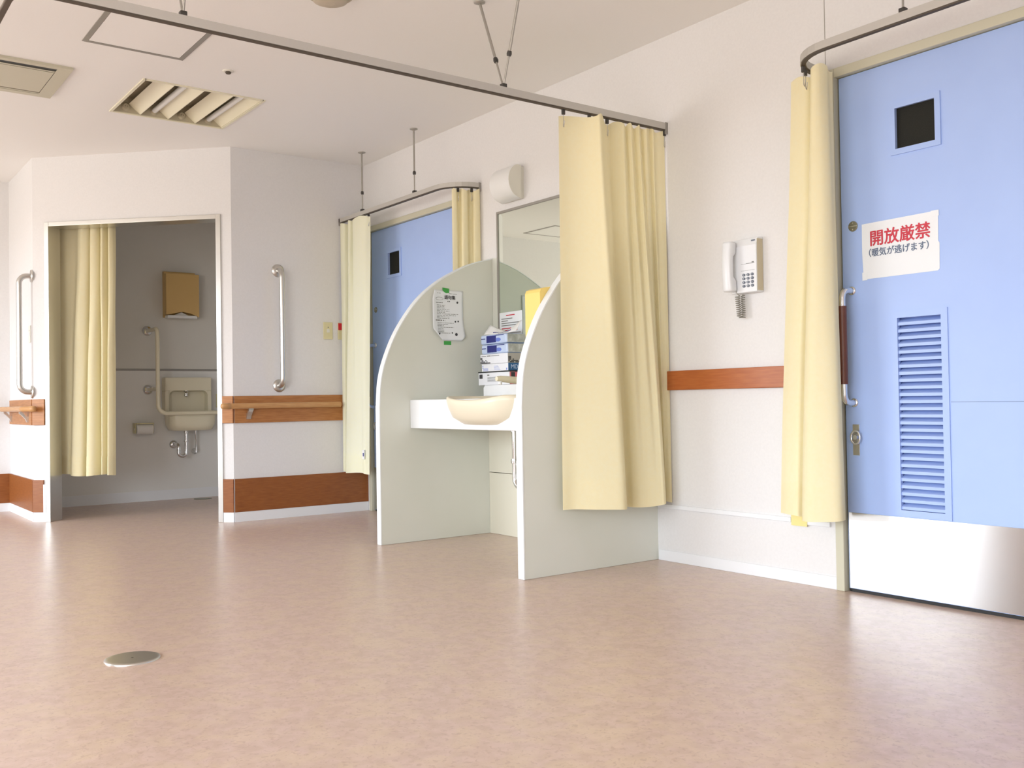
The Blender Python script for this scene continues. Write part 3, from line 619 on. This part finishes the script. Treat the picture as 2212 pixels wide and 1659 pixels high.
def dash(y0, y1, z, h=0.0026, x=None):
    y = y0
    while y < y1:
        l = random.uniform(0.006, 0.022); xx = PX0+pz(y, z)+0.0006 if x is None else x
        p.box(xx, xx+0.0006, y, min(y+l, y1), z-h/2, z+h/2); y += l+random.uniform(0.002, 0.007)
dash(-.415, -.385, 1.437); dash(-.33, -.275, 1.436); dash(-.425, -.375, 1.381, 0.004)
for k in range(10): dash(-.418, random.choice((-.265, -.285, -.33, -.36)), 1.366-k*0.0085)
dash(-.428, -.36, 1.277, 0.006)
for k in range(8): dash(-.415, random.choice((-.30, -.34, -.37)), 1.262-k*0.0085)
p.build('print_lines', 'ink_grey', pn, kind='stuff')
ell = [(PX0+0.008+0.010*max(0, -(-.40+0.024*math.cos(a)+0.40))/0.05, -.400+0.027*math.cos(a), 1.404+0.0085*math.sin(a)) for a in [i*math.pi/12 for i in range(25)]]
MB().tube(ell, 0.0007, 5).build('speech_bubble', 'ink_grey', pn)
dot = MB()
for (y, z, r_) in ((-.272, 1.386, .0065), (-.338, 1.390, .003), (-.327, 1.390, .003), (-.288, 1.272, .005), (-.268, 1.274, .005), (-.405, 1.198, .006), (-.285, 1.196, .009), (-.312, 1.205, .004)):
    dot.lathe([(r_, 0), (r_, 0.0012)], (PX0+pz(y, z)+0.0004, y, z), (1, 0, 0), 12)
dot.build('doodles', 'ink', pn, kind='stuff')
MB().prism([(-.376, 1.470), (-.330, 1.466), (-.330, 1.440), (-.352, 1.438), (-.372, 1.450)], lambda a, b_, t: (t, a, b_), PX0+0.0052, PX0+0.0066).build('tape', 'tape_green', pn)
MB().box(PX0+0.0004, PX0+0.0016, -.368, -.318, 1.134, 1.156).build('tape', 'tape_green', pn)

# ------------------------------------------------------------------ wall lamp over the mirror
wl = thing('wall_lamp', (-4.565, 0, 1.97), 'white half-round wall lamp above the mirror', 'wall lamp')
zc = 2.072
D = [(-0.022, zc-0.094)]+[(-0.030-0.085*math.cos(a), zc+0.010+0.098*math.sin(a)) for a in [(-75+i*150/16)*math.pi/180 for i in range(17)]]+[(-0.022, zc+0.104)]
MB().prism(D, lambda a, b_, t: (t, a, b_), -4.668, -4.478, True).build('shade', 'white_plastic', wl, 0.003)
MB().prism(D, lambda a, b_, t: (t, a+(-0.0), b_), -4.4775, -4.475).build('end_plate', 'off_white', wl)
box('back_plate', 'off_white', -4.664, -4.481, -0.022, -0.0005, zc-0.088, zc+0.098, wl)

# ------------------------------------------------------------------ wall telephone
ph = thing('wall_telephone', (-2.83, -0.02, 1.25), 'white push-button telephone mounted on the wall beside the near curtain', 'telephone')
MB().prism([(-0.001, 1.262), (-0.001, 1.506), (-0.036, 1.502), (-0.048, 1.470), (-0.048, 1.262)], lambda a, b_, t: (t, a, b_), -2.895, -2.755).build('body', 'phone_white', ph, 0.004)
MB().box(-2.755, -2.7535, -0.042, -0.004, 1.268, 1.496).build('side_cover', 'phone_side', ph)
hs = MB(); rows = []
for i in range(25):
    t = i/24; z = 1.270+0.222*t; a = abs(t-0.5)*2
    hw = 0.0245+0.004*a**3; d0 = -0.055+0.018*(1-a**2.2)*-1.0; front = -0.098-0.006*(1-a*a)
    back = -0.050 if a > 0.55 else -0.050-0.020*min(1, (0.55-a)/0.15)
    if t in (0, 1): hw *= 0.8
    rows.append([(-2.884+hw*c*1.0, back+(front-back)*(0.5+0.5*s_), z) for c, s_ in [(math.copysign(abs(math.cos(k*math.pi/8))**0.6, math.cos(k*math.pi/8)), math.copysign(abs(math.sin(k*math.pi/8))**0.6, math.sin(k*math.pi/8))) for k in range(16)]])
hs.grid(rows, True); hs.add(rows[0], [tuple(range(16))]); hs.add(rows[-1], [tuple(range(16))])
hs.build('handset', 'phone_white', ph, weld=True)
key0 = None
for r_ in range(4):
    for c in range(3):
        if key0 is None:
            kx, kz = -2.824, 1.340
            key0 = MB().prism([(kx+0.0075*math.cos(a), kz+0.0062*math.sin(a)) for a in [i*math.pi/8 for i in range(16)]], lambda a, b_, t: (a, t, b_), -0.048, -0.0515).build('key', 'key', ph)
        else:
            k = key0.copy(); COL.objects.link(k); k.parent = ph; k.location = (c*0.0235, 0, -r_*0.0165)
for i, s_ in enumerate('123456789*0#'):
    text('key_number', s_, 0.0085, 'key_print', ph, (-2.824+(i % 3)*0.0235, -0.0516, 1.3370-(i//3)*0.0165), (1, 0, 0), (0, 0, 1), 'CENTER')
box('display_slot', 'key', -2.785, -2.766, -0.0435, -0.0395, 1.487, 1.493, ph)
MB().box(-2.840, -2.765, -0.0486, -0.048, 1.3885, 1.3895).box(-2.840, -2.765, -0.0486, -0.048, 1.3585, 1.3595).box(-2.780, -2.768, -0.0486, -0.048, 1.392, 1.396).box(-2.812, -2.768, -0.0486, -0.048, 1.3900, 1.3910).build('label_lines', 'ink_grey', ph, kind='stuff')
co = [(-2.870, -0.05, 1.272), (-2.868, -0.045, 1.262)]
for i in range(120):
    a = i*0.55; t = i/119; co.append((-2.866+0.0105*(1-0.25*t)*math.cos(a)+0.008*t, -0.045+0.0105*math.sin(a), 1.252-0.098*t))
for i in range(120):
    a = i*0.55; t = i/119; co.append((-2.848+0.008*math.cos(a)-0.002*t, -0.028+0.008*math.sin(a), 1.154+0.102*t))
MB().tube(co, 0.0022, 6).build('coiled_cord', 'cord', ph)

# ------------------------------------------------------------------ paper sign on the near door
FY = 0.008
ds = thing('door_sign', (-2.10, FY, 1.26), 'white paper sign with red characters taped on the near blue door', 'sign')
MB().prism([(-2.266, 1.484), (-1.943, 1.488), (-1.945, 1.374), (-1.940, 1.366), (-1.942, 1.268), (-1.95, 1.262), (-2.262, 1.262), (-2.267, 1.37)], lambda a, b_, t: (a, t, b_), FY-0.0018, FY-0.0004).build('sheet', 'paper', ds)
text('red_lettering', '開放厳禁', 0.0655, 'ink_red', ds, (-2.2335, FY-0.002, 1.397), (1, 0, 0), (0, 0, 1), sx=0.995, bold=0.0011)
text('small_lettering', '（暖気が逃げます）', 0.0345, 'ink_blue', ds, (-2.258, FY-0.002, 1.352), (1, 0, 0), (0, 0, 1), sx=0.96, bold=0.0004)
box('tape', 'paper', -1.972, -1.940, FY-0.0026, FY-0.0018, 1.468, 1.490, ds); box('tape', 'paper', -2.268, -2.246, FY-0.0026, FY-0.0018, 1.258, 1.290, ds)
MB().box(-2.625, -2.545, -0.013, -0.0105, 0.246, 0.290).build('tape_strip', 'tape_yellow', None, label='strip of yellow tape on the low wall moulding under the near curtain', cat='tape')

# ------------------------------------------------------------------ side wall: handrail, grab bar, switches
def fl(t, p, ax, mt='steel'): return MB().lathe([(0.044, 0), (0.046, 0.004), (0.044, 0.010), (0.025, 0.014), (0.0195, 0.015)], p, ax, 28).build('flange', mt, t)
g1 = thing('grab_bar', (X1, -0.69, 0.9), 'vertical steel grab bar on the wall right of the toilet doorway', 'grab bar', 'vertical steel grab bars')
o = 0.075
pts = [(X1, -.692, 1.742)]+bend((X1, -.692, 1.742), (X1+o, -.692, 1.742), (X1+o, -.692, 1), .055)+bend((X1+o, -.692, 1.5), (X1+o, -.692, .930), (X1, -.692, .930), .055)+[(X1, -.692, .930)]
MB().tube(pts, 0.019, 18).build('bar', 'steel', g1)
for z in (1.742, .930): fl(g1, (X1, -.692, z), (1, 0, 0))
g2 = thing('grab_bar', (-7.515, AY, 0.9), 'vertical steel grab bar on the wall left of the toilet doorway', 'grab bar', 'vertical steel grab bars')
o = 0.085; gx = -7.525
pts = [(gx, AY, 1.737)]+bend((gx, AY, 1.737), (gx, AY-o, 1.737), (gx, AY-o, 1), .055)+bend((gx, AY-o, 1.5), (gx, AY-o, .915), (gx, AY, .915), .055)+[(gx, AY, .915)]
MB().tube(pts, 0.019, 18).build('bar', 'steel', g2)
for z in (1.737, .915): fl(g2, (gx, AY, z), (0, -1, 0))
hr = thing('handrail', (X1, -0.5, 0.67), 'wooden handrail with backing board right of the toilet doorway', 'handrail', 'wooden handrails')
box('backing_board', 'wood_board', X1, X1+0.016, A0[1]+0.006, -0.06, .675, .861, hr, 0.002)
MB().obox(ch, -0.004, OS0-0.032, 0, 0.016, .675, .861).build('backing_board', 'wood_board', hr, 0.002)
MB().tube([(X1+.066, -1.100, .792), (X1+.066, -.25, .792)], 0.0195, 20).build('rail', 'wood_rail', hr)
MB().lathe([(0.0195, 0), (0.0215, 0.001), (0.0215, 0.040), (0.020, 0.052), (0.014, 0.062), (0.002, 0.066)], (X1+.066, -1.070, .792), (0, -1, 0), 22).build('end_cap', 'wood_rail', hr)
def bracket(t, fn):
    MB().prism([(0.016, .700), (0.016, .742), (0.030, .742), (0.058, .775), (0.074, .775), (0.074, .762), (0.060, .752), (0.034, .722), (0.026, .700)], fn, -0.016, 0.016).build('bracket', 'steel', t, 0.001)
for y in (-0.925,): bracket(hr, lambda a, b_, q, y=y: (X1+a, y+q, b_))
h2 = thing('handrail', (-8.0, AY, 0.67), 'wooden handrail with backing board left of the toilet doorway', 'handrail', 'wooden handrails')
box('backing_board', 'wood_board', XL+0.06, AX-0.006, AY-0.016, AY, .680, .862, h2, 0.002)
MB().obox(ch, OS1+0.036, CHL+0.004, 0, 0.016, .680, .862).build('backing_board', 'wood_board', h2, 0.002)
qa = [(XL+0.03, AY-.066, .795), (-7.64, AY-.066, .795)]; qe = ch(OS1+0.085, 0.062, .795); qm = ch(CHL+0.035, 0.062, .795)
MB().tube([qa[0], (-8.0, AY-.066, .795), qa[1], (-7.57, AY-.068, .795), qm, qe], 0.0195, 20).build('rail', 'wood_rail', h2)
dd = (Vector(qe)-Vector(qm)).normalized()
MB().lathe([(0.0195, 0), (0.0215, 0.001), (0.0215, 0.030), (0.018, 0.042), (0.002, 0.048)], Vector(qe)-dd*0.03, dd, 22).build('end_cap', 'wood_rail', h2)
for x in (-7.62, -8.25): bracket(h2, lambda a, b_, q, x=x: (x+q, AY-a, b_))
def plate(name, loc, fn, label, mt='ivory', btn='off_white', w=.036, h=.062, cat='switch', rnd=True):
    t = thing(name, loc, label, cat)
    MB().obox(fn, -w, w, 0, 0.008, -h, h).build('plate', mt, t, 0.002)
    if rnd: MB().obox(fn, -0.012, 0.012, 0.008, 0.0105, -0.014, 0.012).build('button', btn, t, 0.004); MB().obox(fn, -0.004, 0.004, 0.008, 0.0088, 0.022, 0.028).build('mark', 'ink_grey', t)
    return t
plate('wall_switch', (X1, -.311, 1.33), lambda a, n, z: (X1+n, -.311+a, 1.329+z), 'ivory switch plate with round button between grab bar and pale curtain')
cs = plate('call_switch', (X1, -.20, 1.33), lambda a, n, z: (X1+n, -.196+a, 1.329+z), 'ivory plate with red call button half behind the pale curtain', rnd=False)
MB().box(X1+.008, X1+.012, -.230, -.170, 1.337, 1.386).build('red_button', 'red', cs)
plate('wall_switch', (-7.60, AY, 1.33), lambda a, n, z: (-7.60+a, AY-n, 1.330+z), 'pale switch plate on the wall beside the left grab bar', 'off_white', 'white_plastic', .030, .060)
plate('wall_outlet', (XL, -2.28, 1.30), lambda a, n, z: (XL+n, -2.20+a, 1.300+z), 'white plate on the far left wall left of the grab bar', 'off_white', 'white_plastic', .025, .060, 'outlet')

# ------------------------------------------------------------------ toilet corner fittings
TX = XL+0.0146
sk_ = thing('toilet_sink', (TX+0.1, -.715, .58), 'small cream hand basin with high back inside the toilet', 'washbasin')
sy0, sy1 = -.915, -.518
MB().box(TX, TX+0.10, sy0, sy1, .928, 1.042).box(TX, TX+0.10, sy0, sy0+0.034, .74, .93).box(TX, TX+0.10, sy1-0.034, sy1, .74, .93).box(TX, TX+0.02, sy0+0.03, sy1-0.03, .74, .93).build('high_back', 'ceramic', sk_, 0.008)
for sgn, yy in ((1, sy0+0.034), (-1, sy1-0.034)):
    c_ = [(yy, .929), (yy+sgn*0.045, .929)]+[(yy+sgn*(0.045-0.045*math.sin(a)), .929-0.045+0.045*math.cos(a)) for a in [i*math.pi/12 for i in range(1, 7)]]
    MB().prism(c_, lambda a, b_, t: (t, a, b_), TX+0.002, TX+0.098).build('corner_fillet', 'ceramic', sk_)
rows = []
for hx, hy, z, n in ((.075, .13, .588, 3), (.115, .175, .594, 3.2), (.128, .195, .640, 3.6), (.132, .200, .745, 4), (.130, .198, .756, 4), (.118, .186, .750, 4), (.105, .170, .68, 3.2), (.06, .10, .640, 2.6), (.01, .02, .636, 2)):
    rows.append([(x, y, z) for x, y in superell(TX+.131, (sy0+sy1)/2, hx, hy, n, 40)])
bb = MB().grid(rows, True); bb.add(rows[0], [tuple(range(40))]); bb.add(rows[-1], [tuple(range(40))]); bb.build('bowl', 'ceramic', sk_, weld=True)
MB().lathe([(0.022, 0), (0.022, 0.008), (0.016, 0.010), (0.016, 0.035), (0.019, 0.040), (0.012, 0.052)], (TX+.062, -.727, .928), (0, 0, -1), 18).build('tap', 'chrome', sk_)
wp = thing('waste_pipe', (TX+.12, -.73, .36), 'chrome trap pipe under the toilet hand basin', 'pipe')
px, py = TX+.14, -.755
q = [(px, py, .588), (px, py, .44)]+bend((px, py, .5), (px, py, .372), (px, py-.05, .372), .032)+bend((px, py-.03, .372), (px, py-.066, .372), (px, py-.066, .5), .032)+[(px, py-.066, .43)]+bend((px, py-.066, .43), (px, py-.066, .47), (TX, py-.066, .47), .03)+[(TX+.002, py-.066, .47)]
MB().tube(q, 0.0145, 14).build('pipe', 'chrome', wp); MB().lathe([(.036, 0), (.036, .004), (.02, .012)], (TX, py-.066, .47), (1, 0, 0), 22).build('flange', 'chrome', wp)
for z in (.575, .50): MB().lathe([(.019, -.008), (.021, 0), (.019, .008)], (px, py, z), (0, 0, 1), 16).build('coupling', 'chrome', wp)
sv = thing('supply_valve', (TX+.05, -.63, .38), 'chrome stop valve with supply tube under the toilet hand basin', 'valve')
vy = -.640
MB().lathe([(.027, 0), (.027, .004), (.014, .010), (.012, .05)], (TX, vy, .405), (1, 0, 0), 20).build('flange', 'chrome', sv)
MB().tube([(TX+.05, vy, .395), (TX+.05, vy, .50), (TX+.06, vy-.008, .52), (TX+.06, vy-.008, .588)], [.010, .006, .006, .010], 10).build('tube', 'chrome', sv)
lb = thing('l_shaped_grab_bar', (TX, -1.03, .74), 'cream L-shaped grab bar standing off the toilet wall around the hand basin', 'grab bar')
lx = TX+0.288; ly = -1.031
q = [(TX, ly, 1.438)]+bend((TX, ly, 1.438), (lx, ly, 1.438), (lx, ly, 1), .05)+bend((lx, ly, 1.2), (lx, ly, .738), (lx, 0, .738), .075)+[(lx, -.20, .738), (lx, -.06, .738)]
MB().tube(q, 0.017, 16).build('bar', 'ceramic', lb); MB().tube([(TX, ly, .940), (lx, ly, .940)], .015, 14).build('stay', 'ceramic', lb)
for z in (1.438, .940): MB().lathe([(.040, 0), (.042, .005), (.036, .012), (.020, .020)], (TX, ly, z), (1, 0, 0), 24).build('flange', 'chrome', lb)
MB().tube([(lx, -.07, .738), (lx, -.001, .738)], .017, 14).build('wall_end', 'ceramic', lb)
pt = thing('paper_towel_dispenser', (TX+.05, -.76, 1.55), 'tan paper towel dispenser on the dark toilet wall', 'dispenser')
MB().prism([(-.905, 1.575), (-.905, 1.925), (-.625, 1.925), (-.625, 1.560), (-.66, 1.575), (-.705, 1.592), (-.765, 1.602), (-.82, 1.592), (-.87, 1.578)], lambda a, b_, t: (t, a, b_), TX+.035, TX+.12).build('cover', 'dispenser', pt, 0.006)
MB().box(TX, TX+.036, -.90, -.63, 1.555, 1.95).build('back_case', 'dispenser', pt, .004); MB().box(TX+.03, TX+.112, -.89, -.64, 1.548, 1.572).build('tray', 'white_plastic', pt, .004)
MB().prism([(-.84, 1.570), (-.765, 1.600), (-.70, 1.570)], lambda a, b_, t: (t, a, b_), TX+.06, TX+.085).build('towel', 'tissue', pt)
tr_ = thing('toilet_roll_holder', (TX+.05, -1.08, .56), 'toilet roll on a small wall holder beside the basin', 'toilet roll')
MB().box(TX, TX+.075, -1.155, -1.148, .575, .66).box(TX, TX+.075, -1.012, -1.005, .575, .66).box(TX, TX+.006, -1.155, -1.005, .59, .66).build('bracket', 'ivory', tr_, .002)
MB().tube([(TX+.055, -1.146, .610), (TX+.055, -1.014, .610)], .046, 24).build('roll', 'tissue', tr_); MB().tube([(TX+.055, -1.160, .610), (TX+.055, -1.0, .610)], .008, 10).build('spindle', 'off_white', tr_)
MB().box(TX+.005, TX+.10, -1.15, -1.01, .652, .660).build('cover_flap', 'ivory', tr_, .002)
MB().lathe([(.075, 0), (.075, .003), (.06, .004)], (-8.26, -.62, 0), (0, 0, 1), 28).build('toilet_floor_drain', 'drain', None, label='dark round drain cover in the toilet floor', cat='drain')
plate('toilet_button', (TX, -.40, .82), lambda a, n, z: (TX+n, -.415+a, .84+z), 'ivory plate at the right edge of the toilet doorway, beside the basin', 'ivory', 'off_white', .03, .06, 'switch', False)

# ------------------------------------------------------------------ floor clean-out cover
fd = thing('floor_cover', (-3.195, -2.586, 0), 'round steel cover plate set in the vinyl floor', 'floor cover')
MB().lathe([(.084, 0), (.084, .004), (.080, .0055), (.0695, .0055)], (-3.195, -2.586, 0), (0, 0, 1), 48).build('rim', 'steel', fd)
MB().lathe([(.069, 0), (.069, .0048), (.06, .0052)], (-3.195, -2.586, 0), (0, 0, 1), 48).build('plate', 'drain', fd)
MB().lathe([(.004, 0), (.004, .0058)], (-3.195, -2.586, 0), (0, 0, 1), 10).build('screw', 'slot', fd)

# ------------------------------------------------------------------ ceiling fittings
lf = thing('ceiling_light', ((LF[0]+LF[1])/2, (LF[2]+LF[3])/2, H), 'recessed four-bay fluorescent ceiling light, unlit, two tubes removed', 'ceiling light')
x0, x1, y0, y1 = LF; e = 0.012; HD = 0.10
MB().box(x0-e, x1+e, y0-e, y0+0.004, H-.006, H).box(x0-e, x1+e, y1-0.004, y1+e, H-.006, H).box(x0-e, x0+.004, y0, y1, H-.006, H).box(x1-.004, x1+e, y0, y1, H-.006, H).build('rim', 'light_metal', lf)
MB().box(x0, x1, y0, y1, H+HD, H+HD+.006).box(x0-.004, x0+.001, y0, y1, H, H+HD).box(x1-.001, x1+.004, y0, y1, H, H+HD).box(x0, x1, y0-.004, y0+.001, H, H+HD).box(x0, x1, y1-.001, y1+.004, H, H+HD).build('housing', 'light_end', lf)
bay = (y1-y0)/4
for k in range(4):
    ya = y0+bay*k; yb = ya+bay-(0.0015 if k == 3 else 0)
    MB().prism([(ya+.098, H+.056), (ya+.106, H+.056), (yb, H+.004), (yb, H+.001), (yb-.004, H+.001)], lambda a, b_, t: (t, a, b_), x0+.001, x1-.001).build('reflector', 'light_metal', lf)
    if k < 3: MB().box(x0+.001, x1-.001, yb-.001, yb+.001, H+.002, H+HD).build('divider', 'light_end', lf)
    yc = ya+.080; hc = H+.036
    for xx, ax in ((x0+.001, (1, 0, 0)), (x1-.001, (-1, 0, 0))):
        sc_ = MB().lathe([(.025, 0), (.025, .006), (.018, .010), (.017, .016)], (xx, yc, hc), ax, 20).build('socket', 'light_end', lf)
        if k in (0, 2):
            for dy in (-.006, .006): MB().lathe([(.0022, 0), (.0022, .002)], (xx+ax[0]*.016, yc+dy, hc), ax, 8).build('pin_hole', 'slot', sc_)
    if k in (1, 3): MB().tube([(x0+.018, yc, hc), (x1-.018, yc, hc)], .0160, 18).build('fluorescent_tube', 'tube', lf)
def hatch(xa, xb, ya, yb, label):
    t = thing('ceiling_hatch', ((xa+xb)/2, (ya+yb)/2, H), label, 'hatch', 'ceiling access hatches')
    gridwall('frame', 'grey_frame', ID, [xa, xb, xa+.024, xb-.024], [ya, yb, ya+.024, yb-.024], [(xa+.024, xb-.024, ya+.024, yb-.024)], H-.004, H, kind=None, parent=t)
    box('lid', 'ceiling', xa+.026, xb-.026, ya+.026, yb-.026, H-.003, H, t)
hatch(-4.955, -4.47, -2.318, -1.832, 'square ceiling access hatch with grey frame, crossed by the long rail')
hatch(-8.13, -7.60, -3.30, -2.81, 'ceiling access hatch above the left wall, seen in the mirror')
sp = thing('sprinkler', (-4.985, -1.582, H), 'small round sprinkler rosette on the ceiling', 'sprinkler')
MB().lathe([(.030, 0), (.030, .003), (.022, .006)], (-4.985, -1.582, H), (0, 0, -1), 24).build('rosette', 'off_white', sp); MB().lathe([(.015, .006), (.015, .012), (.011, .016)], (-4.985, -1.582, H), (0, 0, -1), 16).build('head', 'slot', sp)
dt = thing('smoke_detector', (-3.79, -1.574, H), 'round ceiling detector at the top edge of the picture', 'detector')
MB().lathe([(.10, 0), (.10, .012), (.092, .018)], (-3.79, -1.574, H), (0, 0, -1), 36).build('base', 'detector', dt); MB().lathe([(.078, .018), (.074, .034), (.05, .044), (.02, .047)], (-3.79, -1.574, H), (0, 0, -1), 32).build('dome', 'detector', dt)
ac = thing('air_conditioner', (-5.665, -2.73, H), 'ceiling cassette air conditioner at the left edge of the picture', 'air conditioner')
ax0, ax1, ay0, ay1 = -5.952, -5.383, -3.25, -2.262
gridwall('frame', 'ac_grey', ID, [ax0, ax1, ax0+.050, ax1-.035], [ay0, ay1, ay0+.070, ay1-.070], [(ax0+.050, ax1-.035, ay0+.070, ay1-.070)], H-.014, H, kind=None, parent=ac)
box('dark_inlay', 'black', ax0+.050, ax1-.035, ay0+.070, ay1-.070, H-.0115, H-.001, ac)  # black sheet, nearly flush, paints in the dark of the air slots
box('centre_panel', 'ac_grey', ax0+.092, ax1-.098, ay0+.074, ay1-.074, H-.015, H-.012, ac)
box('air_flap', 'ac_grey', ax1-.088, ax1-.076, ay0+.070, ay1-.070, H-.015, H-.012, ac)
box('air_flap', 'ac_grey', ax0+.060, ax0+.074, ay0+.070, ay1-.070, H-.015, H-.012, ac)
box('trim_strip', 'ac_brown', ax0+.076, ax0+.090, ay0+.070, ay1-.070, H-.0145, H-.012, ac)
